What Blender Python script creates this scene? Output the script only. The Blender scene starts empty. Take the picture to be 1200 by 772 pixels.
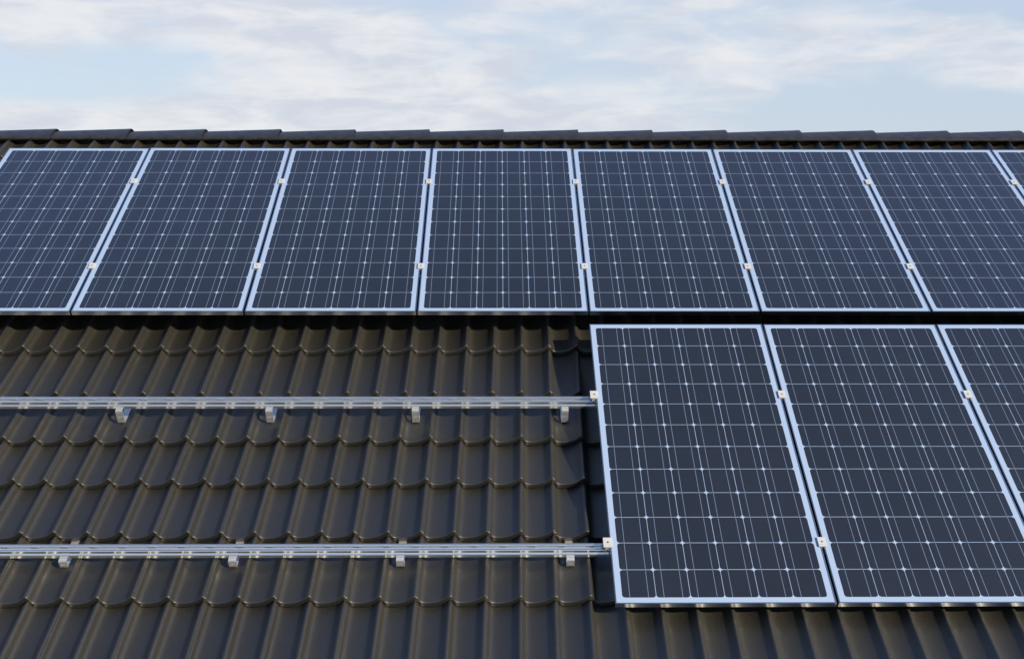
import bpy, bmesh, math, random
from mathutils import Vector, Matrix

random.seed(7)
sc = bpy.context.scene
COL = sc.collection
R = math.radians

# ------------------------------------------------------------------ roof frame
# u runs along the ridge, v up the slope, n out of the roof; pitch 30 degrees
PITCH = R(30.0)
cP, sP = math.cos(PITCH), math.sin(PITCH)
Z0 = 5.2
ROOF = Matrix(((1, 0, 0, 0), (0, cP, -sP, 0), (0, sP, cP, Z0), (0, 0, 0, 1)))
# the lower row of modules leans a little further down the slope
TILT = 0.0458704
LOW = ROOF @ Matrix.Translation((-0.0085, -0.0925706, -0.0051698)) @ Matrix.Rotation(TILT, 4, 'X')

# ------------------------------------------------------------------ camera
cam_d = bpy.data.cameras.new('camera')
cam = bpy.data.objects.new('camera', cam_d)
COL.objects.link(cam)
right = Vector((0.99993014, -0.00935979, 0.00721870))
up = Vector((0.00001708, 0.61185606, 0.79096913))
fwd = Vector((0.01182011, 0.79091375, -0.61181347))
R3 = ROOF.to_3x3()
m = Matrix((R3 @ right, R3 @ up, R3 @ (-fwd))).transposed().to_4x4()
m.translation = ROOF @ Vector((-0.43102637, -4.37817366, 3.27828621))
cam.matrix_world = m
cam_d.sensor_width = 36.0
cam_d.lens = 40.51
cam_d.clip_start = 0.05
cam_d.clip_end = 20000
sc.camera = cam

# ------------------------------------------------------------------ light
SUN = (R3 @ Vector((1.12, -0.48, 1.0))).normalized()
elev = math.asin(SUN.z)
azim = math.atan2(SUN.x, SUN.y)             # from +Y towards +X
sun_d = bpy.data.lights.new('sun', 'SUN')
sun_d.energy = 5.0
sun_d.angle = R(0.53)
sun_d.color = (1.0, 0.86, 0.66)
sun = bpy.data.objects.new('sun', sun_d)
COL.objects.link(sun)
sun.rotation_euler = SUN.to_track_quat('Z', 'Y').to_euler()
sun.location = (8, -10, 14)

world = bpy.data.worlds.new('World')
sc.world = world
world.use_nodes = True
nt = world.node_tree
nt.nodes.clear()
W_ = nt.nodes.new
out = W_('ShaderNodeOutputWorld')
bg = W_('ShaderNodeBackground')
bg.inputs['Strength'].default_value = 0.10
sky = W_('ShaderNodeTexSky')
sky.sky_type = 'NISHITA'
sky.sun_disc = False
sky.sun_elevation = elev
sky.sun_rotation = azim
sky.air_density = 1.0
sky.dust_density = 0.6
sky.ozone_density = 1.5
tc = W_('ShaderNodeTexCoord')
sep = W_('ShaderNodeSeparateXYZ')
nt.links.new(tc.outputs['Generated'], sep.inputs[0])


def wmath(op, a, b=None, c=None):
    n = W_('ShaderNodeMath')
    n.operation = op
    for i, v in enumerate((a, b, c)):
        if v is None:
            continue
        if isinstance(v, (int, float)):
            n.inputs[i].default_value = v
        else:
            nt.links.new(v, n.inputs[i])
    return n.outputs[0]


# cloud texture by direction, flattened into level banks

def wnoise(scale, detail, rough, off, sx=1.0, sy=1.0, dist=0.0):
    mp = W_('ShaderNodeMapping')
    mp.inputs['Location'].default_value = off
    mp.inputs['Scale'].default_value = (sx, sy, 3.4)
    nt.links.new(tc.outputs['Generated'], mp.inputs[0])
    n = W_('ShaderNodeTexNoise')
    n.inputs['Scale'].default_value = scale
    n.inputs['Detail'].default_value = detail
    n.inputs['Roughness'].default_value = rough
    n.inputs['Distortion'].default_value = dist
    nt.links.new(mp.outputs[0], n.inputs[0])
    return n.outputs[0]


def wramp(v, lo, hi):
    n = W_('ShaderNodeMapRange')
    n.interpolation_type = 'SMOOTHSTEP'
    n.inputs[1].default_value = lo
    n.inputs[2].default_value = hi
    nt.links.new(v, n.inputs[0])
    return n.outputs[0]


big = wnoise(3.6, 3, 0.5, (3.1, 1.7, 0.3), 1.0, 1.0, 0.4)
fine = wnoise(10.5, 8, 0.56, (0.4, 5.2, 0.9), 1.0, 1.0, 0.5)
# a few broad banks of cloud beyond the ridge, and clear air between them
ydir = wmath('MAXIMUM', sep.outputs[1], 0.05)
ta = wmath('DIVIDE', sep.outputs[0], ydir)
te = wmath('DIVIDE', sep.outputs[2], ydir)
bank = None
for ca, ce, ra, re_, amp in ((-0.02, 0.054, 0.27, 0.034, 0.25), (-0.20, 0.128, 0.22, 0.030, 0.13), (0.32, 0.108, 0.24, 0.030, 0.13), (-0.42, 0.135, 0.14, 0.03, 0.10), (0.10, 0.150, 0.16, 0.02, 0.06),
                             (-0.39, 0.082, 0.13, 0.022, -0.16), (-0.30, 0.045, 0.20, 0.014, 0.20), (0.33, 0.050, 0.26, 0.026, -0.22), (0.02, 0.125, 0.10, 0.022, -0.08)):
    dx_ = wmath('DIVIDE', wmath('SUBTRACT', ta, ca), ra)
    dy_ = wmath('DIVIDE', wmath('SUBTRACT', te, ce), re_)
    d2 = wmath('ADD', wmath('MULTIPLY', dx_, dx_), wmath('MULTIPLY', dy_, dy_))
    bl = wmath('MULTIPLY', wmath('POWER', 2.718, wmath('MULTIPLY', d2, -1.0)), amp)
    bank = bl if bank is None else wmath('ADD', bank, bl)
mask = wmath('ADD', wmath('MULTIPLY', big, 0.45), wmath('MULTIPLY', fine, 0.55))
mask = wramp(wmath('ADD', mask, bank), 0.42, 0.68)
high = wramp(sep.outputs[2], 0.14, 0.40)
mask = wmath('MULTIPLY', mask, wmath('SUBTRACT', 0.92, wmath('MULTIPLY', high, 0.85)))
shade = wramp(wnoise(13.0, 7, 0.58, (7.7, 2.2, 0.1), 0.9, 1.0, 0.4), 0.34, 0.62)


def wcolor(fac, a, b):
    n = W_('ShaderNodeMix')
    n.data_type = 'RGBA'
    for i_, v in ((0, fac), (6, a), (7, b)):
        if isinstance(v, tuple):
            n.inputs[i_].default_value = (*v, 1)
        elif isinstance(v, (int, float)):
            n.inputs[i_].default_value = v
        else:
            nt.links.new(v, n.inputs[i_])
    return n.outputs[2]


# a thin high veil lightens the clear sky: pale near the horizon, blue overhead
zen = wcolor(wramp(sep.outputs[2], 0.78, 0.97), (1.35, 2.15, 4.5), (0.66, 1.02, 1.75))
veil = wcolor(wramp(sep.outputs[2], 0.14, 0.36), (3.75, 4.4, 5.5), zen)
clear = wcolor(0.80, sky.outputs[0], veil)
ccol = wcolor(shade, (4.40, 4.65, 5.22), (5.65, 5.70, 5.85))
nt.links.new(wcolor(mask, clear, ccol), bg.inputs['Color'])
nt.links.new(bg.outputs[0], out.inputs['Surface'])

sc.view_settings.view_transform = 'Standard'
sc.view_settings.look = 'None'
sc.view_settings.exposure = 0.56
sc.view_settings.gamma = 1.0
sc.view_settings.use_curve_mapping = False
sc.cycles.caustics_reflective = False
sc.cycles.caustics_refractive = False


# ------------------------------------------------------------------ helpers
def material(name, color, rough=0.5, metal=0.0, spec=0.5, coat=0.0, coat_rough=0.03,
             noise=None, bump=None, rough_noise=None, tint=None):
    """Principled material; noise=(scale, amount) varies the colour, bump=(scale, strength, distance)"""
    mt = bpy.data.materials.new(name)
    mt.use_nodes = True
    t = mt.node_tree
    b = t.nodes['Principled BSDF']
    b.inputs['Base Color'].default_value = (*color, 1)
    b.inputs['Roughness'].default_value = rough
    b.inputs['Metallic'].default_value = metal
    b.inputs['Specular IOR Level'].default_value = spec
    b.inputs['Coat Weight'].default_value = coat
    b.inputs['Coat Roughness'].default_value = coat_rough
    tcn = t.nodes.new('ShaderNodeTexCoord')
    co = tcn.outputs['Object']

    def nz(scale, detail=4, rgh=0.6, stretch=None):
        src = co
        if stretch:
            mp = t.nodes.new('ShaderNodeMapping')
            mp.inputs['Scale'].default_value = stretch
            t.links.new(co, mp.inputs[0])
            src = mp.outputs[0]
        n = t.nodes.new('ShaderNodeTexNoise')
        n.inputs['Scale'].default_value = scale
        n.inputs['Detail'].default_value = detail
        n.inputs['Roughness'].default_value = rgh
        t.links.new(src, n.inputs[0])
        return n.outputs[0]

    if noise:
        fac = None
        last = None
        for sc_, am in noise:
            mr = t.nodes.new('ShaderNodeMapRange')
            mr.inputs[1].default_value = 0.25
            mr.inputs[2].default_value = 0.75
            mr.inputs[3].default_value = 1 - am
            mr.inputs[4].default_value = 1 + am
            t.links.new(nz(sc_), mr.inputs[0])
            if last is None:
                last = mr.outputs[0]
            else:
                mm = t.nodes.new('ShaderNodeMath')
                mm.operation = 'MULTIPLY'
                t.links.new(last, mm.inputs[0])
                t.links.new(mr.outputs[0], mm.inputs[1])
                last = mm.outputs[0]
        src = None
        mx = t.nodes.new('ShaderNodeVectorMath')
        mx.operation = 'SCALE'
        if tint:                         # a second colour in soft patches
            tm = t.nodes.new('ShaderNodeMix')
            tm.data_type = 'RGBA'
            mr = t.nodes.new('ShaderNodeMapRange')
            mr.inputs[1].default_value = 0.42
            mr.inputs[2].default_value = 0.62
            t.links.new(nz(tint[1], 5), mr.inputs[0])
            t.links.new(mr.outputs[0], tm.inputs[0])
            tm.inputs[6].default_value = (*color, 1)
            tm.inputs[7].default_value = (*tint[0], 1)
            t.links.new(tm.outputs[2], mx.inputs[0])
        else:
            mx.inputs[0].default_value = color
        t.links.new(last, mx.inputs['Scale'])
        t.links.new(mx.outputs[0], b.inputs['Base Color'])
    if rough_noise:
        mr = t.nodes.new('ShaderNodeMapRange')
        mr.inputs[1].default_value = 0.3
        mr.inputs[2].default_value = 0.7
        mr.inputs[3].default_value = rough - rough_noise[1]
        mr.inputs[4].default_value = rough + rough_noise[1]
        t.links.new(nz(rough_noise[0], 5, 0.6, rough_noise[2] if len(rough_noise) > 2 else None), mr.inputs[0])
        t.links.new(mr.outputs[0], b.inputs['Roughness'])
    if bump:
        bp = t.nodes.new('ShaderNodeBump')
        bp.inputs['Strength'].default_value = bump[1]
        bp.inputs['Distance'].default_value = bump[2]
        t.links.new(nz(bump[0], 5, 0.65), bp.inputs['Height'])
        t.links.new(bp.outputs[0], b.inputs['Normal'])
    return mt


def mesh_obj(name, verts, faces, mat, parent=None, smooth=False, mats=None, midx=None, bevel=0.0):
    me = bpy.data.meshes.new(name)
    me.from_pydata([tuple(v) for v in verts], [], faces)
    for mm in (mats or [mat]):
        me.materials.append(mm)
    if midx:
        for p, i in zip(me.polygons, midx):
            p.material_index = i
    if bevel:
        bm = bmesh.new()
        bm.from_mesh(me)
        bmesh.ops.remove_doubles(bm, verts=bm.verts, dist=1e-6)
        ed = [e for e in bm.edges if len(e.link_faces) == 2 and e.calc_face_angle(0) > 0.6]
        bmesh.ops.bevel(bm, geom=ed, offset=bevel, segments=2, affect='EDGES', profile=0.6, clamp_overlap=True)
        bmesh.ops.recalc_face_normals(bm, faces=bm.faces)
        bm.to_mesh(me)
        bm.free()
    if smooth:
        for p in me.polygons:
            p.use_smooth = True
    me.update()
    o = bpy.data.objects.new(name, me)
    COL.objects.link(o)
    if parent:
        o.parent = parent
    return o


class Shape:
    """collects boxes and extruded outlines into one mesh"""

    def __init__(self):
        self.v, self.f = [], []

    def box(self, x0, x1, y0, y1, z0, z1):
        b = len(self.v)
        self.v += [(x0, y0, z0), (x1, y0, z0), (x1, y1, z0), (x0, y1, z0), (x0, y0, z1), (x1, y0, z1), (x1, y1, z1), (x0, y1, z1)]
        self.f += [tuple(b + i for i in q) for q in ((0, 3, 2, 1), (4, 5, 6, 7), (0, 1, 5, 4), (1, 2, 6, 5), (2, 3, 7, 6), (3, 0, 4, 7))]
        return self

    def extrude_x(self, prof, x0, x1):
        """prof: closed list of (y, z), counter-clockwise seen from +x"""
        b = len(self.v)
        n = len(prof)
        self.v += [(x0, y, z) for y, z in prof] + [(x1, y, z) for y, z in prof]
        for i in range(n):
            j = (i + 1) % n
            self.f.append((b + i, b + j, b + n + j, b + n + i))
        self.f.append(tuple(b + i for i in reversed(range(n))))
        self.f.append(tuple(b + n + i for i in range(n)))
        return self

    def ring(self, cx, cy, z0, z1, r, n=10):
        b = len(self.v)
        for z in (z0, z1):
            for i in range(n):
                a = 2 * math.pi * i / n
                self.v.append((cx + r * math.cos(a), cy + r * math.sin(a), z))
        for i in range(n):
            j = (i + 1) % n
            self.f.append((b + i, b + j, b + n + j, b + n + i))
        self.f.append(tuple(b + n + i for i in range(n)))
        return self

    def build(self, name, mat, parent=None, smooth=False, bevel=0.0):
        return mesh_obj(name, self.v, self.f, mat, parent, smooth, bevel=bevel)


def thing(name, label, cat, mat4, group=None):
    o = bpy.data.objects.new(name, None)
    o.empty_display_size = 0.2
    COL.objects.link(o)
    o.matrix_world = mat4
    o['label'] = label
    o['category'] = cat
    if group:
        o['group'] = group
    return o


def copy_thing(src, mat4, label, group=None):
    def rec(s, parent):
        c = s.copy()
        COL.objects.link(c)
        c.parent = parent
        for ch in [x for x in bpy.data.objects if x.parent == s]:
            rec(ch, c)
        return c
    c = rec(src, None)
    c.matrix_world = mat4
    c['label'] = label
    if group:
        c['group'] = group
    return c


# ------------------------------------------------------------------ materials
M_TILE = material('tile_clay', (0.0122, 0.0114, 0.0072), 0.47, spec=1.0, coat=0.45, coat_rough=0.46, noise=((190, 0.45), (3.0, 0.20)),
                  bump=(300, 0.42, 0.0016), rough_noise=(170, 0.10))
M_RIDGE = material('ridge_clay', (0.0125, 0.0130, 0.0145), 0.40, spec=0.8, tint=((0.024, 0.022, 0.019), 16), noise=((200, 0.22), (24, 0.35)),
                   bump=(300, 0.2, 0.001), rough_noise=(22, 0.12))
M_FRAME = material('anodised_frame', (0.62, 0.70, 0.82), 0.20, metal=0.75)
M_SIDE = material('frame_side', (0.66, 0.68, 0.70), 0.20, metal=1.0)
M_BACK = material('backsheet', (0.30, 0.405, 0.58), 0.4, coat=1.0, coat_rough=0.04)
M_CELL = material('silicon_cell', (0.0095, 0.0130, 0.0230), 0.45, spec=0.4, coat=1.0, coat_rough=0.05,
                  noise=((260, 0.35), (2.2, 0.15)))
M_BUS = material('busbar', (0.12, 0.17, 0.27), 0.45, coat=1.0, coat_rough=0.05)
M_ALU = material('rail_aluminium', (0.82, 0.85, 0.87), 0.17, metal=0.92)
M_STEEL = material('hook_steel', (0.72, 0.72, 0.71), 0.36, metal=0.80, noise=((60, 0.10),), rough_noise=(40, 0.05))
M_CLAMP = material('clamp_coating', (0.44, 0.455, 0.46), 0.55, spec=0.4, noise=((90, 0.06),))
M_BOLT = material('bolt_head', (0.16, 0.16, 0.16), 0.4, metal=0.8)
M_DARK = material('dark_recess', (0.05, 0.05, 0.05), 0.6)
M_WALL = material('render_wall', (0.62, 0.58, 0.50), 0.9, noise=((6, 0.06), (40, 0.08)), bump=(80, 0.3, 0.004))
M_WOOD = material('fascia_wood', (0.10, 0.08, 0.06), 0.7, noise=((12, 0.2),))
M_GLASS = material('window_glass', (0.02, 0.025, 0.03), 0.05, spec=0.6)
M_PAINT = material('white_paint', (0.75, 0.74, 0.70), 0.5, noise=((20, 0.04),))
M_GRASS = material('lawn', (0.055, 0.085, 0.028), 0.95, noise=((0.6, 0.3), (14, 0.35)), bump=(60, 0.6, 0.03))

# ------------------------------------------------------------------ ground
g = 6000
ground = mesh_obj('ground', [(-g, -g, 0), (g, -g, 0), (g, g, 0), (-g, g, 0)], [(0, 1, 2, 3)], M_GRASS)
ground['kind'] = 'structure'

# ------------------------------------------------------------------ house with tiled roof
V_RIDGE = 2.03
X0, X1 = -7.2, 6.6
V_EAVE = -3.35
D_TROUGH = 0.150            # trough at a course's front edge, below the upper modules
WAVE_H = 0.038
P_ = 0.1305
LIFT = 0.0285
SHEAR = 0.0179
U_SEAM, V_SEAM = -2.0224, -0.118

house = thing('house', 'house under a roof of dark grey wavy tiles that carries solar panels', 'house',
              Matrix.Translation((0, 0, 0)))

WAVE = [(0.0, 0.985), (0.022, 1.0), (0.048, 0.975), (0.072, 0.905), (0.093, 0.80), (0.112, 0.66), (0.131, 0.465), (0.15, 0.30), (0.175, 0.19), (0.21, 0.102),
        (0.245, 0.048), (0.29, 0.012), (0.36, 0.0), (0.44, 0.010), (0.53, 0.052), (0.62, 0.125), (0.70, 0.22), (0.77, 0.335), (0.83, 0.465),
        (0.88, 0.605), (0.915, 0.72), (0.943, 0.82), (0.967, 0.90), (0.985, 0.952)]


def wave_h(s):
    s = s % 1.0
    pts = WAVE + [(1.0, WAVE[0][1])]
    for (a, ha), (b, hb) in zip(pts, pts[1:]):
        if a <= s <= b:
            return ha + (hb - ha) * (s - a) / (b - a)
    return 1.0


# one tile: two waves, its right-hand end lapping over the next tile's first crest
cols = [(0.0, -0.0040), (0.045, -0.0040), (0.080, -0.0034), (0.098, 0.0)]
cols += [(s, 0.0) for s, h in WAVE if s > 0.1]
cols += [(1.0 + s, 0.0) for s, h in WAVE]
cols += [(2.0, 0.0), (2.03, 0.0), (2.056, -0.0004), (2.062, -0.0020), (2.063, -0.0075)]

edges = [-0.118, -0.450, -0.740, -0.995, -1.285, -1.606, -1.945]
while edges[-1] > V_EAVE + 0.2:
    edges.append(edges[-1] - 0.315)
upper = [0.195, 0.505, 0.815, 1.125, 1.435, 1.735]
courses = sorted(upper + edges, reverse=True)

verts, faces, tones = [], [], []
for ci, ve in enumerate(courses):
    prev = courses[ci - 1] if ci else V_RIDGE + 0.0
    gauge = prev - ve
    length = gauge + (0.055 if ci else -0.075)
    ub = U_SEAM + SHEAR * (ve - V_SEAM)
    k0 = math.floor((X0 - ub) / (2 * P_))
    k1 = math.ceil((X1 - ub) / (2 * P_))
    lift = LIFT / gauge if ci else LIFT / 0.31
    for k in range(k0, k1):
        u0 = ub + k * 2 * P_ + random.uniform(-0.0007, 0.0007)
        jn = random.uniform(-0.0008, 0.0008)
        jt = random.uniform(-0.0012, 0.0012)
        jv = random.uniform(-0.0016, 0.0016)
        rot = random.uniform(-0.003, 0.003)
        tone = random.gauss(1.0, 0.07)
        # rows along the slope: (distance from front edge, extra n)
        top = [(length, 0.0), (length * 0.5, 0.0), (0.016, 0.0), (0.0034, -0.0001), (0.0014, -0.0006), (0.0004, -0.0018), (0.0, -0.0034)]
        low = [(0.0, -0.0034), (0.0, -0.0240), (0.002, -0.0260)]
        und = [(0.002, -0.0260), (0.05, -0.0260)]
        for strip in (top, low, und):
            b = len(verts)
            nc = len(cols)
            for d, dn in strip:
                for s, ds in cols:
                    uu = u0 + s * P_ + SHEAR * d + rot * 0.0
                    vv = ve + d + jv + rot * (s - 1) * P_
                    nn = -D_TROUGH + WAVE_H * wave_h(s) + ds + dn - lift * d + jn + jt * (s - 1)
                    verts.append((uu, vv, nn))
                    tones.append(tone)
            for r_ in range(len(strip) - 1):
                for c_ in range(nc - 1):
                    i = b + r_ * nc + c_
                    faces.append((i, i + nc, i + nc + 1, i + 1))
roof = mesh_obj('roof', verts, faces, M_TILE, house, smooth=True)
roof.matrix_world = ROOF
at = roof.data.attributes.new('tone', 'FLOAT', 'POINT')
at.data.foreach_set('value', tones)
tt = M_TILE.node_tree
an = tt.nodes.new('ShaderNodeAttribute')
an.attribute_name = 'tone'
bs = tt.nodes['Principled BSDF']
old = bs.inputs['Base Color'].links[0].from_socket
vm = tt.nodes.new('ShaderNodeVectorMath')
vm.operation = 'SCALE'
tt.links.new(old, vm.inputs[0])
tt.links.new(an.outputs['Fac'], vm.inputs['Scale'])
tt.links.new(vm.outputs[0], bs.inputs['Base Color'])
# the far slope is the same covering turned round about the ridge
ridge_w = ROOF @ Vector((0, V_RIDGE, -0.17))
far = roof.copy()
COL.objects.link(far)
far.parent = house
far.matrix_world = Matrix.Translation((-0.6, 2 * ridge_w.y, 0)) @ Matrix.Rotation(math.pi, 4, 'Z') @ ROOF

# ridge tiles: tapered caps, each wide end lapping over the next
front = ROOF @ Vector((0, 1.906, -0.112))
ry, rz = ridge_w.y, front.z
half = ry - front.y
RP = 0.4613


def ridge_profile(w, h, n=18):
    pts = []
    for i in range(n + 1):
        a = math.pi * i / n
        ca, sa = math.cos(a), math.sin(a)
        e = 1.5
        pts.append((-w * math.copysign(abs(ca) ** e, ca), h * sa ** e))
    return pts


def ridge_mesh():
    vs, fs = [], []
    L = 0.50
    rows = [(0.0, 0.104, 0.0455, 0.0), (0.03, 0.1045, 0.0462, 0.0), (L - 0.045, 0.1155, 0.0598, 0.0), (L - 0.006, 0.1170, 0.0620, 0.0),
            (L - 0.001, 0.1165, 0.0612, 0.0), (L, 0.1155, 0.0602, 0.0)]
    inner = [(L, 0.1148, 0.0592, 0.0), (L - 0.03, 0.1000, 0.0450, 0.0), (0.0, 0.090, 0.038, 0.0)]
    for strip in (rows, inner, [rows[-1], inner[0]]):
        b = len(vs)
        n = 19
        for x, w, h, _ in strip:
            for y, z in ridge_profile(w * half / 0.1170, h):
                vs.append((x, y, z))
            # short vertical skirt
        for r_ in range(len(strip) - 1):
            for c_ in range(n - 1):
                i = b + r_ * n + c_
                fs.append((i, i + n, i + n + 1, i + 1))
    # bottom lip on both sides
    s = Shape()
    for sgn in (-1, 1):
        b = len(vs)
        for x, w, h, _ in (rows[0], rows[-1]):
            w2 = w * half / 0.1170
            for (y, z) in ((w2 + 0.004, 0.001), (w2 + 0.004, -0.010), (w2 - 0.012, -0.010)):
                vs.append((x, sgn * y, z))
        for i in range(2):
            fs.append((b + i, b + i + 1, b + i + 4, b + i + 3) if sgn > 0 else (b + i, b + i + 3, b + i + 4, b + i + 1))
    return vs, fs


rv, rf = ridge_mesh()
rt = None
k = -16
while 0.064 + k * RP - 0.5 < X1 - 0.3:
    xr = 0.064 + k * RP - 0.5
    if xr > X0:
        if rt is None:
            rt = mesh_obj('ridge_tile', rv, rf, M_RIDGE, roof, smooth=True)
            o = rt
        else:
            o = rt.copy()
            COL.objects.link(o)
            o.parent = roof
        o.matrix_world = Matrix.Translation((xr, ry + random.uniform(-.001, .001), rz + random.uniform(-0.0012, 0.0012))) @ Matrix.Rotation(random.uniform(-.003, .003), 4, 'Z')
    k += 1
# dark block added inside the caps so no sky shows beneath them
s = Shape().box(X0 + 0.05, X1 - 0.05, ry - 0.045, ry + 0.045, rz - 0.10, rz + 0.018)
s.build('ridge_sky_block', M_DARK, roof).matrix_world = Matrix()

# walls, gables, windows, eaves board
ev = ROOF @ Vector((0, V_EAVE + 0.45, -0.32))
yf, yb = ev.y, 2 * ry - ev.y
zt = ev.z
xa, xb = X0 + 0.5, X1 - 0.5
pk = ridge_w.z - 0.16
wall = mesh_obj('wall', [(xa, yf, 0), (xb, yf, 0), (xb, yb, 0), (xa, yb, 0), (xa, yf, zt), (xb, yf, zt), (xb, yb, zt), (xa, yb, zt), (xa, ry, pk), (xb, ry, pk)],
                [(0, 1, 5, 4), (1, 2, 6, 9, 5), (2, 3, 7, 6), (3, 0, 4, 8, 7)], M_WALL, house)
ev2 = ROOF @ Vector((0, V_EAVE + 0.02, -0.22))
for yy in (ev2.y, 2 * ry - ev2.y):
    s = Shape().box(X0 + 0.1, X1 - 0.1, yy - 0.012, yy + 0.012, ev2.z - 0.16, ev2.z)
    s.build('fascia', M_WOOD, house)
for wx in (-4.6, -1.6, 1.4, 4.4):
    w = Shape()
    w.box(wx - 0.6, wx + 0.6, yf - 0.03, yf + 0.05, 0.95, 1.03).box(wx - 0.6, wx + 0.6, yf - 0.03, yf + 0.05, 2.17, 2.25)
    w.box(wx - 0.6, wx - 0.52, yf - 0.03, yf + 0.05, 1.03, 2.17).box(wx + 0.52, wx + 0.6, yf - 0.03, yf + 0.05, 1.03, 2.17)
    w.box(wx - 0.03, wx + 0.03, yf - 0.028, yf + 0.05, 1.03, 2.17)
    wo = w.build('window', M_PAINT, house)
    Shape().box(wx - 0.52, wx + 0.52, yf - 0.012, yf + 0.03, 1.03, 2.17).build('pane', M_GLASS, wo)
    Shape().box(wx - 0.68, wx + 0.68, yf - 0.10, yf + 0.02, 0.90, 0.948).build('sill', M_PAINT, wo)

# ------------------------------------------------------------------ solar modules
PW, PL, PT = 0.8095, 1.58, 0.022
PITCH_U = 0.818
LIP = 0.0045
MARG = 0.0265
NC, NR = 6, 12


def make_panel(label, group, mat4):
    """origin at the middle of the lower underside edge, x across, y up the slope, z out"""
    t = thing('solar_panel', label, 'solar panel', mat4, group)
    hx = PW / 2
    f = Shape()
    bev = 0.00045      # lips fall slightly outwards

    def bar(pts_in_out):
        pass
    # side bars (mitred look: long bars run full length, short ones butt between)
    zt_ = PT
    for sgn in (-1, 1):
        b = len(f.v)
        xo, xi = sgn * hx, sgn * (hx - LIP)
        prof = [(xo, 0.0), (xo, zt_ - bev), (xi, zt_), (xi, zt_ - 0.004), (xi + sgn * 0.002, zt_ - 0.005), (xi + sgn * 0.002, 0.0)]
        for y in (LIP, PL - LIP):
            f.v += [(x, y, z) for x, z in prof]
        n = len(prof)
        for i in range(n):
            j = (i + 1) % n
            q = (b + i, b + j, b + n + j, b + n + i)
            f.f.append(q if sgn > 0 else tuple(reversed(q)))
        f.f.append(tuple(b + i for i in range(n)))
        f.f.append(tuple(b + n + i for i in reversed(range(n))))
    for lo in (True, False):
        yo, yi = (0.0, LIP) if lo else (PL, PL - LIP)
        sg = -1 if lo else 1
        prof = [(yo, 0.0), (yo, zt_ - bev), (yi, zt_), (yi, zt_ - 0.004), (yi + sg * 0.002, zt_ - 0.005), (yi + sg * 0.002, 0.0)]
        b = len(f.v)
        xe = hx
        for x in (-xe, xe):
            f.v += [(x, y, z) for y, z in prof]
        n = len(prof)
        for i in range(n):
            j = (i + 1) % n
            q = (b + i, b + n + i, b + n + j, b + j)
            f.f.append(q if sg > 0 else tuple(reversed(q)))
        f.f.append(tuple(b + i for i in reversed(range(n))))
        f.f.append(tuple(b + n + i for i in range(n)))
    fo = mesh_obj('frame', f.v, f.f, M_FRAME, t, mats=[M_FRAME, M_SIDE])
    for p in fo.data.polygons:          # pale lip on top; sides fully metallic to put shade into the gaps
        p.material_index = 0 if p.normal.z > 0.5 else 1
    zb = PT - 0.0012
    xs = hx - LIP
    s = Shape().box(-xs, xs, LIP, PL - LIP, zb - 0.004, zb)
    s.build('backsheet', M_BACK, t)
    # cells
    cw = (PW - 2 * MARG) / NC
    chh = (PL - 2 * MARG) / NR
    vs, fs = [], []
    g_ = 0.0011
    c_ = 0.0098
    zc_ = zb + 0.0004
    for i in range(NC):
        for j in range(NR):
            x0, x1 = -hx + MARG + i * cw + g_, -hx + MARG + (i + 1) * cw - g_
            y0, y1 = MARG + j * chh + g_, MARG + (j + 1) * chh - g_
            b = len(vs)
            for (x, y) in ((x0 + c_, y0), (x1 - c_, y0), (x1 - c_ * .3, y0 + c_ * .3), (x1, y0 + c_), (x1, y1 - c_), (x1 - c_ * .3, y1 - c_ * .3), (x1 - c_, y1),
                           (x0 + c_, y1), (x0 + c_ * .3, y1 - c_ * .3), (x0, y1 - c_), (x0, y0 + c_), (x0 + c_ * .3, y0 + c_ * .3)):
                vs.append((x, y, zc_))
            fs.append(tuple(range(b, b + 12)))
    mesh_obj('cell_grid', vs, fs, M_CELL, t)
    vs, fs = [], []
    for i in range(NC):
        for q in (0.226, 0.774):
            x = -hx + MARG + (i + q) * cw
            b = len(vs)
            vs += [(x - .0011, MARG + g_, zc_ + .0003), (x + .0011, MARG + g_, zc_ + .0003), (x + .0011, PL - MARG - g_, zc_ + .0003), (x - .0011, PL - MARG - g_, zc_ + .0003)]
            fs.append((b, b + 1, b + 2, b + 3))
    mesh_obj('busbar', vs, fs, M_BUS, t)
    s = Shape().box(-0.06, 0.06, PL - 0.28, PL - 0.17, -0.014 + 0.012, zb - 0.0045)
    s.build('junction_box', M_DARK, t)
    return t


def panel_mat(base, k, v0):
    # k counts the gaps: 4 is the gap nearest the picture's middle
    du = random.uniform(-0.0004, 0.0004)
    return base @ Matrix.Translation(((k - 4 + 0.5) * PITCH_U + du, v0, -PT)) @ Matrix.Rotation(random.uniform(-.0012, .0012), 4, 'X') @ Matrix.Rotation(random.uniform(-.0008, .0008), 4, 'Y')


GU, GL = 'solar panels in the upper row below the ridge', 'solar panels in the lower row'
uplabels = [
    'upper row solar panel at the far left end, cut by the picture edge',
    'upper row solar panel, second from the left end of the row',
    'upper row solar panel, third from the left, above the two bare rails',
    'upper row solar panel standing most upright, just left of the lower row',
    'upper row solar panel directly above the leftmost panel of the lower row',
    'upper row solar panel above the second panel of the lower row',
    'upper row solar panel, last one shown nearly whole towards the right',
    'upper row solar panel at the far right edge, only a narrow sliver showing']
first = None
for k in range(8):
    mt4 = panel_mat(ROOF, k, 0.0)
    if first is None:
        first = make_panel(uplabels[0], GU, mt4)
    else:
        copy_thing(first, mt4, uplabels[k], GU)
lowlabels = ['lower row solar panel at the left end, where the bare rails run under',
             'lower row solar panel in the middle of the row, its whole width in view',
             'lower row solar panel at the right edge of the picture, cut off']
for i, k in enumerate((4, 5, 6)):
    copy_thing(first, panel_mat(LOW, k, -PL), lowlabels[i], GL)

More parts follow.
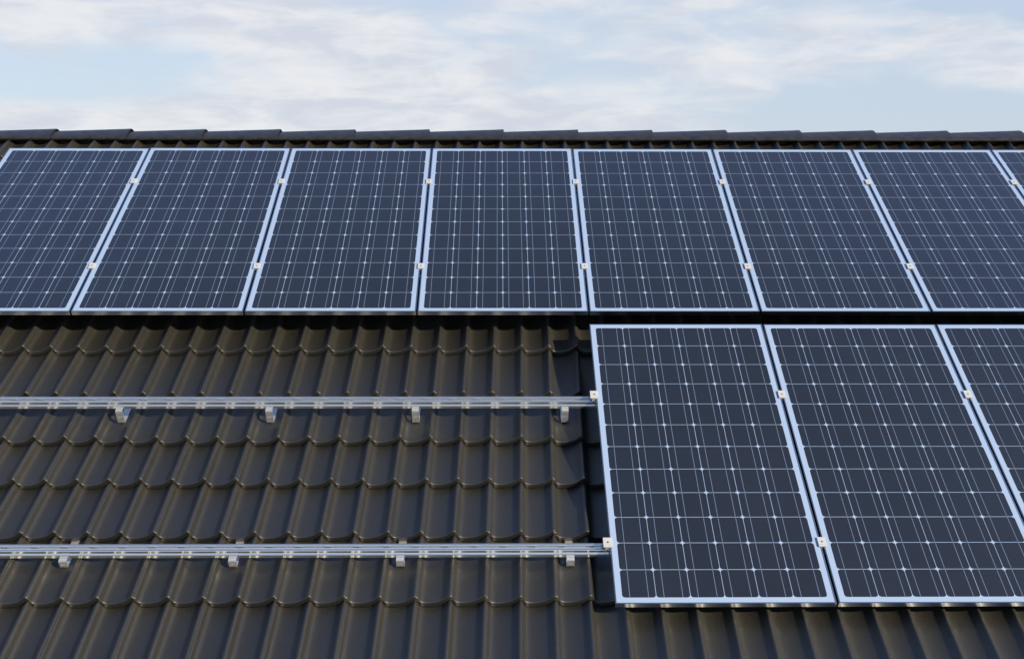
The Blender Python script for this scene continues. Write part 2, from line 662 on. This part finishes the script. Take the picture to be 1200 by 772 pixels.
# ------------------------------------------------------------------ mounting rails
RH = 0.034
RAILW = 0.035


def rail_mesh(t, x0, x1):
    # (y, z), counter-clockwise seen from +x; y up the slope, z=0 at the rail's top
    w = RAILW
    prof = [(0.0, -0.019), (0.0, -0.0012), (0.0012, 0.0), (0.0082, 0.0), (0.0090, -0.0008), (0.0090, -0.0150), (w - 0.009, -0.0150), (w - 0.009, -0.0008),
            (w - 0.0082, 0.0), (w - 0.0012, 0.0), (w, -0.0012), (w, -0.019), (w + 0.005, -0.0205), (w + 0.005, -RH), (-0.0055, -RH), (-0.0055, -0.0208), (-0.0045, -0.0195)]
    prof = list(reversed(prof))
    s = Shape().extrude_x(prof, x0, x1)
    o = s.build('rail_body', M_ALU, t)
    # strip added in the channel for dashes of caught sun: one continuous piece with a raised tongue every 112 mm
    pr = [(x0 + 0.02, -0.0148), (x0 + 0.02, -0.0132)]
    x = x0 + 0.05
    while x < x1 - 0.1:
        pr += [(x, -0.0132), (x + 0.012, -0.0112), (x + 0.030, -0.0112), (x + 0.042, -0.0132)]
        x += 0.1125
    pr += [(x1 - 0.02, -0.0132), (x1 - 0.02, -0.0148)]
    vs, fs = [], []
    for xx, zz in pr:
        vs += [(xx, 0.0115, zz), (xx, RAILW - 0.0125, zz)]
    for i in range(len(pr) - 1):
        fs.append((2 * i, 2 * i + 2, 2 * i + 3, 2 * i + 1))
    mesh_obj('glint_strip', vs, fs, M_ALU, t)
    return o


def make_rail(label, base, t0, group, x0, x1):
    t = thing('mounting_rail', label, 'rail', base @ Matrix.Translation((0, t0, -PT - 0.0015)), group)
    rail_mesh(t, x0, x1)
    return t


GR = 'aluminium mounting rails on the tiles'
make_rail('upper of the two bare aluminium rails, nearest the upper panel row', LOW, -0.4985, GR, -5.2, 2.5)
make_rail('lower of the two bare aluminium rails, nearest the bottom of the picture', LOW, -1.3155, GR, -5.2, 2.5)
make_rail('hidden rail under the upper part of the upper panel row', ROOF, 1.183, GR, -3.32, 3.32)
make_rail('hidden rail under the lower part of the upper panel row', ROOF, 0.355, GR, -3.32, 3.32)

# ------------------------------------------------------------------ roof hooks
HW = 0.030


def make_hook(label, group, mat4, rail_n, slope, reach):
    """origin: strap level under the rail's front edge; y up slope, z out. rail underside is at z = rail_n"""
    t = thing('roof_hook', label, 'roof hook', mat4, group)
    th = 0.0045
    yb = -0.016                                  # front face of the upright
    # strap and upright as one bent flat bar; the strap dips with the tile it lies on
    arm = [(reach, -slope * reach), (reach, th - slope * reach), (yb + th + 0.003, th), (yb + th, th + 0.003),
           (yb + th, rail_n - 0.006), (yb + th + 0.003, rail_n - 0.0055), (0.034, rail_n - 0.0055), (0.034, rail_n - 0.0008),
           (yb + 0.006, rail_n - 0.0008), (yb + 0.002, rail_n - 0.0025), (yb, rail_n - 0.008), (yb, 0.007), (yb + 0.002, 0.002), (yb + 0.007, 0.0)]
    Shape().extrude_x(list(reversed(arm)), -HW / 2, HW / 2).build('strap', M_STEEL, t)
    # stamped mark on the upright: two short strokes
    s = Shape()
    zc = rail_n * 0.52
    for dx, dz in ((-0.0055, -0.001), (0.0045, 0.001)):
        b = len(s.v)
        pts = [(-0.0055, -0.0022), (-0.001, 0.0018), (0.001, -0.0006), (0.0055, 0.0030), (0.0055, 0.0010), (0.001, -0.0028), (-0.001, -0.0004), (-0.0055, -0.0044)]
        for y in (yb - 0.0008, yb + 0.0005):
            s.v += [(dx + px_, y, zc + dz + pz_) for px_, pz_ in pts]
        n = len(pts)
        for i in range(n):
            j = (i + 1) % n
            s.f.append((b + i, b + j, b + n + j, b + n + i))
        s.f.append(tuple(b + i for i in range(n)))
    s.build('stamped_mark', M_CLAMP, t)
    return t


def trough_n(v):
    prev = max(courses)
    for ve in courses:
        if ve <= v:
            nxt = [c for c in courses if c > ve]
            ga = (min(nxt) - ve) if nxt else 0.31
            return -D_TROUGH - LIFT * (v - ve) / ga
    return -D_TROUGH


GH = 'steel roof hooks holding the bare rails'
where = ['leftmost', 'second from the left', 'third from the left', 'rightmost, beside the shaded tiles']
LOWI = ROOF.inverted() @ LOW
for row, (t0, us) in enumerate(((-0.4985, (-2.0862, -1.4338, -0.7946, -0.1385)), (-1.3155, (-2.0963, -1.4500, -0.8084, -0.1535)))):
    rail_low = LOWI @ Vector((0, t0 - 0.0055, -PT - 0.0015 - RH))
    # strap rests just over the trough where the upright stands
    vb = rail_low.y
    sn = trough_n(vb - 0.01) + 0.004
    hgt = rail_low.z - sn
    nxt = min(c for c in courses if c > vb)
    slope = LIFT / (nxt - max(c for c in courses if c < vb))
    reach = nxt - vb + 0.03
    src = None
    for i, u in enumerate(us):
        mt4 = ROOF @ Matrix.Translation((u, vb, sn))
        lab = ('%s of the four roof hooks under the %s bare rail' % (where[i].split(',')[0], 'upper' if row == 0 else 'lower'))
        if ',' in where[i]:
            lab += ', beside shaded tiles'
        if src is None:
            src = make_hook(lab, GH, mt4, hgt, slope, reach)
        else:
            copy_thing(src, mt4, lab, GH)

# ------------------------------------------------------------------ clamps
def block(s, x0, x1, y0, y1, z0, z1):
    s.box(x0, x1, y0, y1, z0, z1)


def make_mid_clamp(label, group, mat4):
    t = thing('mid_clamp', label, 'clamp', mat4, group)
    s = Shape().box(-0.0155, 0.0155, -0.0225, 0.0225, 0.0004, 0.0060)
    s.build('clamp_plate', M_CLAMP, t, bevel=0.0012)
    Shape().box(-0.0038, 0.0038, -0.020, 0.020, -0.0225, 0.0002).build('clamp_web', M_CLAMP, t)
    b = Shape().ring(0, 0, 0.0061, 0.0070, 0.0036, 6)
    b.build('bolt', M_BOLT, t)
    Shape().box(-0.0145, 0.0145, -0.0136, -0.0126, 0.0061, 0.0064).build('score_line', M_STEEL, t)
    return t


GC = 'mid clamps between neighbouring panels'
pos = ['first', 'second', 'third', 'fourth', 'fifth', 'sixth', 'seventh']
midc = None
for k in range(1, 8):
    for v, nm in ((1.201, 'upper'), (0.3735, 'lower')):
        mt4 = ROOF @ Matrix.Translation(((k - 4) * PITCH_U, v, 0)) @ Matrix.Rotation(random.uniform(-.02, .02), 4, 'Z')
        lab = '%s white clamp in the %s gap from the left in the upper panel row' % (nm, pos[k - 1])
        if midc is None:
            midc = make_mid_clamp(lab, GC, mt4)
        else:
            copy_thing(midc, mt4, lab, GC)
for k in (5, 6):
    for t0, nm in ((-0.481, 'upper'), (-1.300, 'lower')):
        mt4 = LOW @ Matrix.Translation(((k - 4) * PITCH_U, t0, 0)) @ Matrix.Rotation(random.uniform(-.02, .02), 4, 'Z')
        copy_thing(midc, mt4, '%s white clamp in the %s gap of the lower panel row' % (nm, 'left' if k == 5 else 'right'), GC)


def make_end_clamp(label, group, mat4):
    """origin on the panel's top at its left edge"""
    t = thing('end_clamp', label, 'clamp', mat4, group)
    s = Shape().box(-0.0270, 0.0085, -0.0230, 0.0230, 0.0006, 0.0070)
    s.build('clamp_plate', M_CLAMP, t, bevel=0.0012)
    prof_x = Shape()
    b = 0
    # sloping foot, narrowing to the rail
    pts = [(-0.0185, 0.0004), (-0.0015, 0.0004), (-0.0015, -0.0080), (-0.0155, -0.0222), (-0.0185, -0.0222)]
    for y in (-0.022, 0.020):
        prof_x.v += [(x, y, z) for x, z in pts]
    n = len(pts)
    for i in range(n):
        j = (i + 1) % n
        prof_x.f.append((i, j, n + j, n + i))
    prof_x.f.append(tuple(range(n)))
    prof_x.f.append(tuple(n + i for i in reversed(range(n))))
    prof_x.build('clamp_foot', M_CLAMP, t)
    Shape().ring(-0.009, 0.0, 0.0071, 0.0080, 0.0040, 6).build('bolt', M_BOLT, t)
    Shape().box(-0.0262, 0.0077, -0.0140, -0.0130, 0.0071, 0.0074).build('score_line', M_STEEL, t)
    return t


GE = 'end clamps at the lower row\'s left edge'
e1 = make_end_clamp('white end clamp where the upper bare rail meets the lower left panel', GE, LOW @ Matrix.Translation((0.005, -0.4835, 0)))
copy_thing(e1, LOW @ Matrix.Translation((0.005, -1.3015, 0)), 'white end clamp where the lower bare rail meets the lower left panel', GE)
